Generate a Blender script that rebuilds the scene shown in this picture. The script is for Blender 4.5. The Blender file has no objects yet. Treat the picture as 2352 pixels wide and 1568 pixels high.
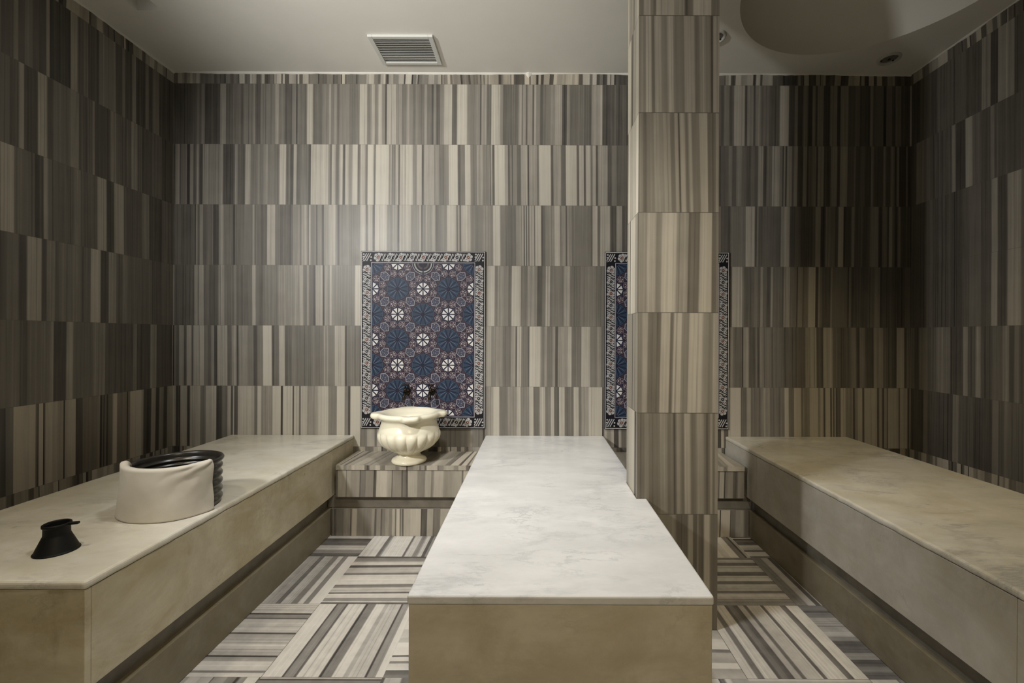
import bpy, bmesh, math, random
from mathutils import Vector, Matrix, noise as mnoise

C = bpy.context.scene.collection
scn = bpy.context.scene
PI = math.pi

# ---------------------------------------------------------------- camera, world, lights, exposure
CAMZ = 1.18
cam_d = bpy.data.cameras.new('camera')
cam_d.sensor_width = 36.0
cam_d.lens = 36.0 * 1020 / 2352
cam_d.shift_x = -52 / 2352
cam_d.shift_y = -12 / 2352
cam_d.clip_start = 0.02
cam = bpy.data.objects.new('camera', cam_d)
C.objects.link(cam)
cam.matrix_world = Matrix.Translation((0, 0, CAMZ)) @ Matrix.Rotation(PI / 2, 4, 'X') @ Matrix.Rotation(math.radians(0.22), 4, 'Z')
scn.camera = cam

world = bpy.data.worlds.new('world')
scn.world = world
world.use_nodes = True
world.node_tree.nodes['Background'].inputs[0].default_value = (0.9, 0.9, 1.0, 1)
world.node_tree.nodes['Background'].inputs[1].default_value = 0.05

def point(name, loc, power, col, radius):
    d = bpy.data.lights.new(name, 'POINT')
    d.energy = power; d.color = col; d.shadow_soft_size = radius
    o = bpy.data.objects.new(name, d); C.objects.link(o); o.location = loc
    return o

def spot(name, loc, target, power, col, radius, angle, blend=0.6):
    d = bpy.data.lights.new(name, 'SPOT')
    d.energy = power; d.color = col; d.shadow_soft_size = radius
    d.spot_size = math.radians(angle); d.spot_blend = blend
    o = bpy.data.objects.new(name, d); C.objects.link(o); o.location = loc
    o.rotation_euler = (Vector(target) - Vector(loc)).to_track_quat('-Z', 'Y').to_euler()
    return o

spot('floodlight_left', (-1.9, 0.30, 2.15), (-0.42, 2.9, 1.72), 275, (1.0, 0.995, 0.98), 0.09, 94, 1.0)
spot('added_ceiling_fill', (-0.85, 0.45, 1.95), (-0.60, 2.05, 2.9), 64, (1.0, 0.96, 0.90), 0.10, 76, 1.0)  # added spot hanging in mid-air to brighten the ceiling centre, no fitting there
spot('downlight_middle', (-0.30, 1.35, 2.88), (-0.10, 1.75, 0.5), 142, (0.99, 0.99, 1.0), 0.10, 82, 0.8)
spot('downlight_right_bench', (1.66, 1.35, 2.88), (1.66, 2.35, 0.5), 50, (1.0, 0.82, 0.52), 0.10, 66, 0.9)
spot('downlight_entrance', (0.3, -0.9, 2.88), (0.3, 0.35, 0.6), 150, (1.0, 0.83, 0.56), 0.10, 100, 0.8)
spot('downlight_left_bench', (-1.6, 0.6, 2.88), (-1.50, 1.7, 0.5), 52, (1.0, 0.88, 0.68), 0.08, 64, 0.8)

scn.view_settings.view_transform = 'Standard'
scn.view_settings.look = 'None'
scn.view_settings.gamma = 1.0
scn.view_settings.use_curve_mapping = False
scn.view_settings.exposure = 0.08
scn.cycles.max_bounces = 10
scn.cycles.diffuse_bounces = 6
scn.cycles.use_denoising = True

# ---------------------------------------------------------------- tagging
def tag(o, label=None, cat=None, group=None, kind=None):
    if label: o['label'] = label
    if cat: o['category'] = cat
    if group: o['group'] = group
    if kind: o['kind'] = kind
    return o

def empty(name, loc=(0, 0, 0), rz=0.0):
    o = bpy.data.objects.new(name, None)
    C.objects.link(o)
    o.location = loc
    o.rotation_euler = (0, 0, rz)
    o.empty_display_size = 0.1
    return o

def obj(name, bm, mat, parent=None, smooth=False, loc=None):
    me = bpy.data.meshes.new(name)
    bm.to_mesh(me); bm.free()
    me.materials.append(mat)
    if smooth:
        for p in me.polygons: p.use_smooth = True
    o = bpy.data.objects.new(name, me)
    C.objects.link(o)
    if parent: o.parent = parent
    if loc: o.location = loc
    return o

def bevel(o, w=0.004, seg=3, angle=30):
    m = o.modifiers.new('bevel', 'BEVEL')
    m.width = w; m.segments = seg; m.limit_method = 'ANGLE'; m.angle_limit = math.radians(angle)
    m.harden_normals = False
    return o

# ---------------------------------------------------------------- materials
def new_mat(name):
    m = bpy.data.materials.new(name); m.use_nodes = True
    nt = m.node_tree
    for n in list(nt.nodes): nt.nodes.remove(n)
    out = nt.nodes.new('ShaderNodeOutputMaterial')
    b = nt.nodes.new('ShaderNodeBsdfPrincipled')
    nt.links.new(b.outputs[0], out.inputs[0])
    return m, nt, b

def ramp(nt, stops):
    r = nt.nodes.new('ShaderNodeValToRGB')
    e = r.color_ramp.elements
    while len(e) < len(stops): e.new(0.5)
    for i, (p, c) in enumerate(stops):
        e[i].position = p; e[i].color = (c[0], c[1], c[2], 1)
    return r

def noise(nt, vec, scale, detail=4, rough=0.55, dist=0.0):
    n = nt.nodes.new('ShaderNodeTexNoise')
    n.inputs['Scale'].default_value = scale
    n.inputs['Detail'].default_value = detail
    n.inputs['Roughness'].default_value = rough
    n.inputs['Distortion'].default_value = dist
    nt.links.new(vec, n.inputs['Vector'])
    return n

def math_n(nt, op, a, b=None, clamp=False):
    n = nt.nodes.new('ShaderNodeMath'); n.operation = op; n.use_clamp = clamp
    for i, v in enumerate((a, b)):
        if v is None: continue
        if isinstance(v, (int, float)): n.inputs[i].default_value = v
        else: nt.links.new(v, n.inputs[i])
    return n.outputs[0]

def objvec(nt, scale=(1, 1, 1), rot=(0, 0, 0)):
    g = nt.nodes.new('ShaderNodeNewGeometry')
    mp = nt.nodes.new('ShaderNodeMapping')
    mp.inputs['Scale'].default_value = scale
    mp.inputs['Rotation'].default_value = rot
    nt.links.new(g.outputs['Position'], mp.inputs['Vector'])
    return mp.outputs['Vector']

def mix(nt, fac, a, b, mode='MIX'):
    n = nt.nodes.new('ShaderNodeMix'); n.data_type = 'RGBA'; n.blend_type = mode
    if isinstance(fac, (int, float)): n.inputs[0].default_value = fac
    else: nt.links.new(fac, n.inputs[0])
    for i, v in ((6, a), (7, b)):
        if isinstance(v, tuple): n.inputs[i].default_value = (v[0], v[1], v[2], 1)
        else: nt.links.new(v, n.inputs[i])
    return n.outputs[2]

def zebra_material(name, dark, light, rough=0.45, streak=(60, 60, 2.0)):
    """striped marble: the band of each strip of stone is stored on the mesh, the shader turns it into colour"""
    m, nt, b = new_mat(name)
    at = nt.nodes.new('ShaderNodeAttribute'); at.attribute_name = 'band'
    sep = nt.nodes.new('ShaderNodeSeparateColor'); nt.links.new(at.outputs['Color'], sep.inputs[0])
    fine = noise(nt, objvec(nt, streak), 1.6, 3, 0.6)
    cloud = noise(nt, objvec(nt, (1, 1, 1)), 9, 3)
    v = math_n(nt, 'ADD', sep.outputs[0], math_n(nt, 'MULTIPLY', math_n(nt, 'SUBTRACT', fine.outputs[0], 0.5), 0.22))
    v = math_n(nt, 'ADD', v, math_n(nt, 'MULTIPLY', math_n(nt, 'SUBTRACT', cloud.outputs[0], 0.5), 0.10), True)
    mid = tuple(d * 0.62 + l * 0.38 for d, l in zip(dark, light))
    r = ramp(nt, [(0.0, tuple(d * 0.35 for d in dark)), (0.18, dark), (0.55, mid), (0.85, light), (1.0, tuple(min(1, l * 1.1) for l in light))])
    nt.links.new(v, r.inputs[0])
    tint = mix(nt, sep.outputs[1], (1.0, 0.985, 0.95), (1.0, 0.93, 0.82))
    col = mix(nt, 1.0, r.outputs[0], tint, 'MULTIPLY')
    jt = mix(nt, sep.outputs[2], col, (0.11, 0.095, 0.075))
    nt.links.new(jt, b.inputs['Base Color'])
    rr = math_n(nt, 'ADD', math_n(nt, 'MULTIPLY', cloud.outputs[0], 0.16), rough - 0.08)
    nt.links.new(rr, b.inputs['Roughness'])
    b.inputs['Specular IOR Level'].default_value = 0.4
    bp = nt.nodes.new('ShaderNodeBump'); bp.inputs['Strength'].default_value = 0.04; bp.inputs['Distance'].default_value = 0.01
    nt.links.new(cloud.outputs[0], bp.inputs['Height']); nt.links.new(bp.outputs[0], b.inputs['Normal'])
    return m

def marble_material(name, base, vein, stain, stain_amt, rough=0.28, vein_amt=0.6, rust=0.0):
    m, nt, b = new_mat(name)
    veins = None
    for (sc, rot, th, wsc) in (((1.0, 3.2, 2.4), (0.2, 0.1, 0.45), 0.018, 1.2), ((1.0, 2.4, 2.0), (0.1, 0.3, -0.5), 0.010, 2.6)):
        w = noise(nt, objvec(nt, sc, rot), wsc, 10, 0.68, 0.25)
        band = math_n(nt, 'ABSOLUTE', math_n(nt, 'SUBTRACT', w.outputs[0], 0.5))
        vr = ramp(nt, [(0.0, (1, 1, 1)), (th * 0.5, (0.6, 0.6, 0.6)), (th * 2.2, (0, 0, 0))]); nt.links.new(band, vr.inputs[0])
        gate = noise(nt, objvec(nt), 3.1 if veins is None else 4.7, 4)
        gr = ramp(nt, [(0.47, (0, 0, 0)), (0.66, (1, 1, 1))]); nt.links.new(gate.outputs[0], gr.inputs[0])
        v = math_n(nt, 'MULTIPLY', vr.outputs[0], gr.outputs[0])
        veins = v if veins is None else math_n(nt, 'MAXIMUM', veins, v)
    vf = math_n(nt, 'MULTIPLY', veins, vein_amt)
    cl = noise(nt, objvec(nt, (1, 2.2, 2), (0, 0, 0.4)), 3.2, 8, 0.68)
    cr = ramp(nt, [(0.32, tuple(x * 0.80 for x in base)), (0.62, base)]); nt.links.new(cl.outputs[0], cr.inputs[0])
    st = noise(nt, objvec(nt, (1, 1, 1.8), (0.5, 0.4, 0)), 3.4, 8, 0.70, 0.4)
    sr = ramp(nt, [(0.44, (0, 0, 0)), (0.62, (1, 1, 1))]); nt.links.new(st.outputs[0], sr.inputs[0])
    c1 = mix(nt, math_n(nt, 'MULTIPLY', sr.outputs[0], stain_amt), cr.outputs[0], stain)
    if rust:
        ru = noise(nt, objvec(nt, (1.3, 1.3, 0.6)), 5.0, 7, 0.7)
        rr = ramp(nt, [(0.56, (0, 0, 0)), (0.72, (1, 1, 1))]); nt.links.new(ru.outputs[0], rr.inputs[0])
        c1 = mix(nt, math_n(nt, 'MULTIPLY', rr.outputs[0], rust), c1, (0.26, 0.19, 0.09))
    c2 = mix(nt, vf, c1, vein)
    # small dark flecks
    vo = nt.nodes.new('ShaderNodeTexVoronoi'); vo.inputs['Scale'].default_value = 5.5
    nt.links.new(objvec(nt, (1, 1, 1)), vo.inputs['Vector'])
    fr = ramp(nt, [(0.045, (1, 1, 1)), (0.075, (0, 0, 0))])
    nd = noise(nt, objvec(nt), 45, 4)
    nt.links.new(math_n(nt, 'ADD', vo.outputs['Distance'], math_n(nt, 'MULTIPLY', nd.outputs[0], 0.05)), fr.inputs[0])
    c3 = mix(nt, math_n(nt, 'MULTIPLY', fr.outputs[0], 0.55), c2, tuple(x * 0.45 for x in stain))
    nt.links.new(c3, b.inputs['Base Color'])
    b.inputs['Roughness'].default_value = rough
    b.inputs['Specular IOR Level'].default_value = 0.4
    return m

def plain(name, col, rough=0.5, metal=0.0, spec=0.5, bump=0.0, bscale=30, var=0.0):
    m, nt, b = new_mat(name)
    n = noise(nt, objvec(nt), bscale, 4)
    if var:
        r = ramp(nt, [(0.3, tuple(c * (1 - var) for c in col)), (0.7, tuple(min(1, c * (1 + var)) for c in col))])
        nt.links.new(n.outputs[0], r.inputs[0]); nt.links.new(r.outputs[0], b.inputs['Base Color'])
    else:
        b.inputs['Base Color'].default_value = (*col, 1)
    b.inputs['Roughness'].default_value = rough
    b.inputs['Metallic'].default_value = metal
    b.inputs['Specular IOR Level'].default_value = spec
    if bump:
        bp = nt.nodes.new('ShaderNodeBump'); bp.inputs['Strength'].default_value = bump; bp.inputs['Distance'].default_value = 0.01
        nt.links.new(n.outputs[0], bp.inputs['Height']); nt.links.new(bp.outputs[0], b.inputs['Normal'])
    return m

M_WALL = zebra_material('striped_wall_marble', (0.072, 0.068, 0.062), (0.44, 0.420, 0.375))
M_PILLAR = zebra_material('striped_pillar_marble', (0.135, 0.122, 0.10), (0.52, 0.485, 0.41))
M_FLOOR = zebra_material('striped_floor_marble', (0.12, 0.116, 0.115), (0.70, 0.69, 0.67), 0.35, (14, 14, 14))
M_LEDGE = zebra_material('striped_ledge_marble', (0.15, 0.14, 0.125), (0.50, 0.47, 0.41), 0.35, (50, 6, 6))
M_SLAB = marble_material('white_marble_top', (0.78, 0.77, 0.74), (0.42, 0.42, 0.42), (0.70, 0.69, 0.655), 0.5, 0.3, 0.7)
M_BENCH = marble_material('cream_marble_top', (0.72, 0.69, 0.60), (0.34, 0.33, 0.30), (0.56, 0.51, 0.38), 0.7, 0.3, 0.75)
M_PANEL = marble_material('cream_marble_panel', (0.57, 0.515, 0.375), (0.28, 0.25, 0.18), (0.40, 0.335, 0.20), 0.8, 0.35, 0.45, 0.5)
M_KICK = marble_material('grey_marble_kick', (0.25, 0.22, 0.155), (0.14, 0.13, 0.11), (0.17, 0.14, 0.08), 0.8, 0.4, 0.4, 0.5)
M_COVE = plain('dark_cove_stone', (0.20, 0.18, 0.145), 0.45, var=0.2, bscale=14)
M_CEIL = plain('ceiling_paint', (0.72, 0.70, 0.64), 0.65, bump=0.02, bscale=5, var=0.02)
M_CAULK = plain('ceiling_caulk', (0.66, 0.64, 0.58), 0.7)
M_CERAMIC = None

# ---------------------------------------------------------------- striped stone builder
class Zebra:
    """collects strips of stone; band value (0 dark .. 1 light) per corner in a colour attribute"""
    def __init__(s):
        s.v = []; s.f = []; s.c = []
    def quad(s, pts, cols):
        i = len(s.v); s.v += [tuple(p) for p in pts]; s.f.append((i, i + 1, i + 2, i + 3)); s.c += cols
    def box(s, lo, hi, faces='xXyYzZ', val=0.4, joint=0.0):
        x0, y0, z0 = lo; x1, y1, z1 = hi
        F = {'x': [(x0, y1, z0), (x0, y0, z0), (x0, y0, z1), (x0, y1, z1)], 'X': [(x1, y0, z0), (x1, y1, z0), (x1, y1, z1), (x1, y0, z1)],
             'y': [(x0, y0, z0), (x1, y0, z0), (x1, y0, z1), (x0, y0, z1)], 'Y': [(x1, y1, z0), (x0, y1, z0), (x0, y1, z1), (x1, y1, z1)],
             'z': [(x0, y1, z0), (x1, y1, z0), (x1, y0, z0), (x0, y0, z0)], 'Z': [(x0, y0, z1), (x1, y0, z1), (x1, y1, z1), (x0, y1, z1)]}
        for k in faces:
            s.quad(F[k], [(val, 0.3, joint, 1)] * 4)
    def tile(s, o, u, v, w, h, knots, tint, joint=0.0013, lean=0.0):
        """one tile with corner o, unit axes u (across the bands) and v (along them)"""
        o = Vector(o); u = Vector(u); v = Vector(v)
        J = (0.2, 0.5, 1.0, 1)
        a = joint
        P = lambda x, y: o + u * x + v * y
        s.quad([P(0, 0), P(w, 0), P(w, a), P(0, a)], [J] * 4)
        if w > 2 * a:
            s.quad([P(0, a), P(a * .5, a), P(a * .5, h), P(0, h)], [(0.15, 0.5, 0.35, 1)] * 4)
        pts = [(max(a * .5, min(w, x)), b) for x, b in knots]
        n = len(pts)
        for i in range(n - 1):
            x0, b0 = pts[i]; x1, b1 = pts[i + 1]
            if x1 - x0 < 1e-6: continue
            # the bands lean a little with height, pinned at the tile's sides
            def sh(x, t):
                e = min(1, 4 * min(x, w - x) / w) if w > 0 else 0
                return x + lean * (t - 0.5) * e
            s.quad([P(sh(x0, 0), a), P(sh(x1, 0), a), P(sh(x1, 1), h), P(sh(x0, 1), h)],
                   [(b0, tint, 0, 1), (b1, tint, 0, 1), (b1, tint, 0, 1), (b0, tint, 0, 1)])
    def build(s, name, mat, parent=None):
        me = bpy.data.meshes.new(name)
        me.from_pydata(s.v, [], s.f)
        at = me.color_attributes.new('band', 'FLOAT_COLOR', 'CORNER')
        flat = []
        for c in s.c: flat += c
        at.data.foreach_set('color', flat)
        me.materials.append(mat)
        me.update()
        o = bpy.data.objects.new(name, me); C.objects.link(o)
        if parent: o.parent = parent
        return o

def rnd_knots(r, w, style='wall'):
    """random bands across a tile w metres wide"""
    ks = []; x = 0.0
    if style == 'wall':
        base = r.choice([0.2, 0.28, 0.35, 0.45]); lightp = r.choice([0.15, 0.35, 0.5])
    elif style == 'light':
        base = r.choice([0.55, 0.65, 0.75]); lightp = 0.5
    else:
        base = 0.4; lightp = 0.3
    while x < w:
        if style == 'wall':
            if r.random() < lightp: b = r.uniform(0.6, 0.9); L = r.uniform(0.012, 0.04)
            elif r.random() < 0.25: b = r.uniform(0.0, 0.15); L = r.uniform(0.003, 0.009)
            else: b = base + r.uniform(-0.12, 0.14); L = r.uniform(0.006, 0.03)
        else:
            if r.random() < 0.28: b = r.uniform(0.0, 0.25); L = r.uniform(0.003, 0.012)
            elif r.random() < 0.35: b = r.uniform(0.25, 0.5); L = r.uniform(0.01, 0.03)
            else: b = base + r.uniform(-0.08, 0.25); L = r.uniform(0.015, 0.06)
        e = min(L * 0.35, r.choice([0.0008, 0.0015, 0.004, 0.008]))
        ks.append((x + e, b)); ks.append((x + L - e * 0.3, min(1, max(0, b + r.uniform(-0.08, 0.08)))))
        x += L
    ks[0] = (0, ks[0][1])
    ks = [k for k in ks if k[0] < w]
    ks.append((w, ks[-1][1]))
    return ks

def given_knots(txt, x_of, soft=0.0012):
    """'start shade, start shade, ... end' in source units -> knots in metres"""
    rk = random.Random(len(txt))
    parts = [p.split() for p in txt.split(',')]
    end = float(parts[-1][0]); st = [(float(a[0]), float(a[1]) / 100) for a in parts[:-1]]
    ks = []
    for i, (x, b) in enumerate(st):
        x1 = st[i + 1][0] if i + 1 < len(st) else end
        a0, a1 = x_of(x), x_of(x1)
        so = min((a1 - a0) * 0.3, soft * rk.choice([1, 1, 2, 3]))
        W_ = a1 - a0
        ks.append((a0 + so, b + rk.uniform(-0.06, 0.06)))
        x_ = a0 + so + rk.uniform(0.004, 0.02)
        while x_ < a1 - so - 0.004:       # fainter lines inside a broad band
            d_ = rk.choice([-0.16, -0.09, 0.07, 0.12]) * rk.uniform(0.5, 1.1)
            l_ = rk.uniform(0.0015, 0.008)
            if x_ + l_ + 0.003 > a1 - so: break
            ks.append((x_, b)); ks.append((x_ + 0.001, min(1, max(0, b + d_)))); ks.append((x_ + l_, min(1, max(0, b + d_ * 0.7)))); ks.append((x_ + l_ + 0.0012, b))
            x_ += l_ + rk.uniform(0.004, 0.022)
        ks.append((a1 - so, b + rk.uniform(-0.06, 0.06)))
    ks[0] = (x_of(st[0][0]), st[0][1]); ks[-1] = (x_of(end), ks[-1][1])
    out = [ks[0]]
    for k in ks[1:]:
        out.append((max(k[0], out[-1][0]), k[1]))
    return out

def wall_rows(z, o, u, width, z0, z1, seed, zbase=0.453, ch=0.3955, tw=0.31, given=None):
    """courses of striped tiles; the wall starts at o, runs along u for width; given: course -> [(text, position function)]"""
    o = Vector(o); u = Vector(u)
    k = math.floor((z0 - zbase) / ch)
    while zbase + k * ch < z1 - 1e-4:
        a = max(z0, zbase + k * ch); b = min(z1, zbase + (k + 1) * ch)
        rr = random.Random(seed * 31 + k)
        done = []
        for txt, f in (given or {}).get(k, []):
            kn = given_knots(txt, f, 0.0016)
            x0, x1 = max(0, kn[0][0]), min(width, kn[-1][0])
            kn = [(min(max(x, x0), x1) - x0, v) for x, v in kn]
            z.tile(o + u * x0 + Vector((0, 0, a)), u, (0, 0, 1), x1 - x0, b - a, kn, 0.4, 0.0011, lean=rr.uniform(-0.004, 0.004))
            done.append((x0, x1))
        done.sort()
        gaps = []; c = 0.0
        for x0, x1 in done:
            if x0 > c + 1e-4: gaps.append((c, x0))
            c = max(c, x1)
        if c < width - 1e-4: gaps.append((c, width))
        for g0, g1 in gaps:
            x = g0 - rr.uniform(0, tw)
            while x < g1:
                xa = max(g0, x); xb = min(g1, x + tw)
                if xb > xa + 1e-4:
                    z.tile(o + u * xa + Vector((0, 0, a)), u, (0, 0, 1), xb - xa, b - a, rnd_knots(rr, xb - xa), rr.random(), 0.0011, lean=rr.uniform(-0.006, 0.006))
                x += tw
        k += 1

# band positions read off each course: (text, scale, offset in the picture)
BACK = {
 5: [("80 25,310 50,330 30,350 50,385 15,540 55,595 25,660 30,700 40,745 25,775 40,870 50,890 25,945 40,1090 65,1125 40,1185 25,1260 40,1300 10,1312 35,1410 75,1465 30,1560 45,1625 60,1650 40,1680 60,1705 30,1730 45,1830 35,1935 75,2010 35,2040 50,2055 70,2085 40,2120 70,2160 50,2190 10,2205 70,2300", 4.356, 380),
     ("-10 55,50 40,95 60,120 45,160 30,185 50,215 35,275 60,300 40,345 20,365 55,390 30,430 50,470 75,550 25,600 80,700 50,740 40,775 50,830 20,845 60,895 35,945 75,1030 50,1060 30,1215 65,1250 35,1260 60,1290 20,1300 60,1355 25,1370 70,1390 50,1430 25,1465 40,1500 45,1540 55,1580 70,1650 20,1700 55,1730 35,1800 40,1870 30,1945 65,2030 75,2055 20,2120 25,2250 30,2300 10,2350", 4.356, 910),
     ("20 30,50 55,110 25,135 45,160 75,270 25,295 60,365 25,385 60,440 40,470 45,530 30,640 85,740 20,800 55,830 20,885 55,940 15,990 60,1020 20,1040 60,1105 15,1175 60,1250 15,1285 60,1370 30,1440 45,1490 25,1600 60,1630 25,1650 40,1740 10,1770 50,1830 30,1870 55,1925 25,2020", 4.611, 1650)],
 4: [("0 40,10 65,50 25,60 40,115 50,125 10,155 55,190 25,220 55,250 20,285 60,340 50,470 60,490 15,600 25,615 55,640 25,720 65,770 35,850 50,865 35,900 50,930 60,950 45,1010 40,1070 75,1130 35,1180 20,1210 65,1240 30,1290 40,1365 20,1385 75,1565 55,1580 30,1600 70,1640 35,1675 75,1715 20,1735 75,1770 50,1810 85,1865 30,1890 70,1945 40,1965 85,2020 60,2035 15,2045 85,2180 50,2200 70,2210 40,2250 75,2280 20,2290 70,2352", 4.4377, 400),
     ("88 80,160 45,200 70,250 25,270 65,365 70,375 35,385 60,420 35,470 50,520 85,610 25,640 40,680 80,740 45,800 60,860 50,920 55,930 30,940 65,955 25,975 90,1080 60,1115 25,1130 50,1150 25,1160 50,1190 60,1200 30,1240 70,1310 15,1325 60,1400 40,1425 85,1540 30,1560 20,1565 65,1640 40,1670 30,1690 85,1800 25,1825 80,1870 25,1890 80,1940 40,1955 75,1995 25,2010 65,2110 20,2150 50,2200 35,2350", 4.356, 910),
     ("20 35,100 50,140 30,185 60,240 40,290 30,340 45,380 30,410 70,470 20,500 45,565 70,640 55,670 20,685 65,700 20,720 70,770 40,795 70,830 25,890 65,930 20,950 45,990 60,1030 20,1045 70,1110 20,1180 65,1250 20,1285 75,1360 40,1430 60,1445 30,1505 45,1550 25,1610 60,1635 30,1740 65,1770 30,1815 60,1860 20,1880 65,1910 20,1980 55,2000 20,2030", 4.611, 1650)],
 3: [("0 35,60 28,210 10,218 60,235 30,255 60,290 25,330 35,395 15,450 60,500 35,600 10,615 35,680 40,795 60,815 35,880 30,945 70,1025 40,1075 30,1205 50,1265 65,1275 30,1290 65,1360 30,1370 70,1385 45,1420 50,1440 25,1455 55,1505 20,1520 60,1580 75,1640 50,1660 30,1680 50,1780 45,1890 70,1900 75,1950 35,1970 75,2020 30,2030 15,2040 80,2160 55,2200 45,2220 60,2275 15,2290 65,2352", 4.4377, 400),
     ("411 75,460 45,490 50,530 75,545 25,560 50,585 60,640 65,655 70,670 35,695 45,720 50,770 80,850 20,860 60,875 30,890 75,970 50,1010 45,1060 50,1080 60,1120 50,1165 85,1225 50,1270 35,1360 60,1415 75,1425 25,1435 70,1445 25,1455 70,1465 30,1475 70,1515 35,1525 80,1575 25,1590 40,1610 55,1650 60,1690 80,1735 45,1750 60,1785 25,1800 60,1835 45,2005 30,2015 80,2060 35,2080 75,2170 25,2220 65,2270 25,2290 35,2350", 3.733, 820),
     ("25 30,100 25,130 45,180 50,300 75,405 20,430 50,445 25,490 35,650 30,700 65,730 75,800 25,860 40,920 25,1060 40,1085 70,1150 20,1200 60,1250 50,1310 30,1345 90,1400 25,1490 65,1530 30,1600 45,1620 25,1665 35,1700 65,1800 20,1840 60,1895 20,1915 75,1950 45,1980 20,2010 60,2050 30,2150 50,2180", 4.9, 1650)],
 2: [("0 30,145 60,170 30,175 65,210 35,250 25,320 60,360 35,430 50,445 35,560 65,585 45,610 30,640 45,750 55,860 60,900 70,930 40,955 55,970 35,1000 20,1015 65,1060 70,1070 20,1080 65,1110 50,1120 75,1135 55,1190 45,1300 85,1350", 3.1364, 400),
     ("45 60,65 80,110 40,135 60,180 50,210 35,235 80,300 40,350 60,400 55,420 25,455 45,480 75,510 45,610 70,655 40,730 50,840 40,910", 3.1368, 1100),
     ("120 30,150 75,265 50,285 35,400 45,440 30,470 65,500 40,540 25,585 65,610 35,735 65,800 50,880 20,890 60,945 35,960 60,1010 90,1090 20,1120 65,1140 50,1165 30,1260 60,1280 45,1450 15,1465 50,1490 25,1520 30,1680 45,1750 60,1820 20,1840 35,1950 30,2100 50,2170", 4.9, 1650)],
 1: [("0 55,15 35,35 70,70 30,90 75,125 30,140 75,215 45,240 30,265 60,290 15,310 70,385 30,415 60,450 20,465 60,530 45,570 25,600 50,640 90,705 20,720 35,755 75,800 30,850 50,870 40,1000 50,1015 40,1080 60,1110 45,1160 75,1230 25,1245 45,1350", 3.1364, 400),
     ("45 65,90 50,105 60,170 40,230 65,265 25,275 80,305 45,355 20,362 85,445 50,470 65,490 40,530 60,550 25,570 65,640 75,670 40,740 75,800 50,850 60,880 35,910", 3.1368, 1100),
     ("95 60,140 40,205 15,212 65,250 30,300 50,310 25,330 55,360 30,365 50,410 40,480 35,540 40,655 65,695 75,740 35,775 20,785 75,855 40,900 35,985 60,1025 25,1050 55,1090 30,1150 65,1220 40,1280 30,1315 80,1370 30,1390 60,1410", 3.1354, 1640)],
 0: [("0 70,15 15,45 75,95 20,115 75,190 45,230 75,305 15,345 40,385 75,410 25,425 70,435 25,460 80,560 70,580 45,600 85,630 60,710 85,770 15,785 85,855 20,865 80,900 30,915 75,960 60,1040 80,1110 50,1175 90,1230 45,1245 60,1255 20,1270 92,1345", 3.1364, 400),
     ("830 50,843 75,862 45,866 80,880 55,890 75,910 50,930 60,950 70,965 45,985 65,1000 45,1030 40,1060 50,1075 65,1085 45,1110", 1.0, 0),  # below the panel; the basin's cast shadow is put into the right-hand bands
     ("45 50,65 65,105 85,150 40,210 60,275 80,305 55,365 80,395 40,440 75,480 45,520 80,545 30,580 80,620 40,685 80,720 40,740 65,795 85,890", 3.1368, 1100),
     ("105 90,195 35,235 70,270 45,340 60,405 45,510 85,540 50,580 90,630 55,690 85,750 60,770 75,790 30,805 85,840 25,850 75,860 30,870 75,880 25,890 40,915 85,950 60,1005 20,1015 60,1040 80,1070 30,1085 85,1175 35,1190 75,1215 25,1225 70,1250 35,1255 80,1330 30,1340 75,1395 25,1410", 3.1354, 1640)],
}
LEFT = {
 5: ("0 30,140 60,185 30,260 45,340 30,410 25,490 60,525 15,750 65,830 30,895 45,940 25,1060 50,1210 60,1240 25,1310 50,1340 25,1420 60,1460 20,1560 50,1600 25,1640 50,1680 55,1710 25,1860", 4.704),
 4: ("0 45,35 30,75 70,95 25,150 75,190 25,215 45,260 40,285 60,320 30,375 55,385 25,450 60,470 35,535 60,560 30,620 40,660 25,704", 1.781),
 3: ("0 80,55 45,95 40,140 20,175 70,195 40,250 35,300 55,330 35,395 75,435 20,465 70,505 30,580 55,610 25,660 40,704", 1.781),
 2: ("0 30,25 50,75 25,110 75,170 30,190 60,225 30,240 50,330 40,370 80,410 25,445 65,475 35,500 55,520 40,620 30,660 45,704", 1.781),
 1: ("0 45,80 25,110 45,205 60,220 20,270 70,300 40,380 55,430 30,545 55,560 25,615 60,640 30,704", 1.781),
}
RIGHT = {
 5: "62 25,90 35,130 25,150 35,245 30,300 60,330 20,355 65,410 30,447",
 4: "62 25,78 60,105 50,125 30,200 55,212 20,245 75,270 45,300 30,330 60,345 35,447",
 3: "62 30,115 45,135 30,200 25,235 35,260 45,300 35,335 70,355 30,390 75,435 50,447",
 2: "62 30,115 45,135 30,200 25,235 35,260 45,300 35,335 70,355 30,390 75,435 50,447",
 1: "62 50,75 30,90 55,120 35,150 50,195 25,240 60,255 30,283 65,300 30,340 45,375 60,395 30,415 55,430 35,447",
 0: "62 25,105 45,120 30,150 25,205 55,225 30,275 25,340 50,360 30,380 50,390 40,447",
}

# ---------------------------------------------------------------- room shell
XL, XR, YB, YF = -2.369, 2.457, 2.908, -2.2
ZC = 2.90
H_B = 0.53

z = Zebra()
PXM = 2.908 / 1020
def on_back(sc, off):
    return lambda t: (t / sc + off - 1228) * PXM - XL
wall_rows(z, (XL, YB, 0), (1, 0, 0), XR - XL, 0, ZC, 11, given={k: [(t, on_back(sc, off)) for t, sc, off in v] for k, v in BACK.items()})
z.box((XL, YB + 0.001, 0), (XR, YB + 0.15, ZC), 'xXYzZ')
tag(z.build('wall_back', M_WALL), 'back wall clad in courses of grey and cream vertically striped marble', kind='structure')

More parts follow.
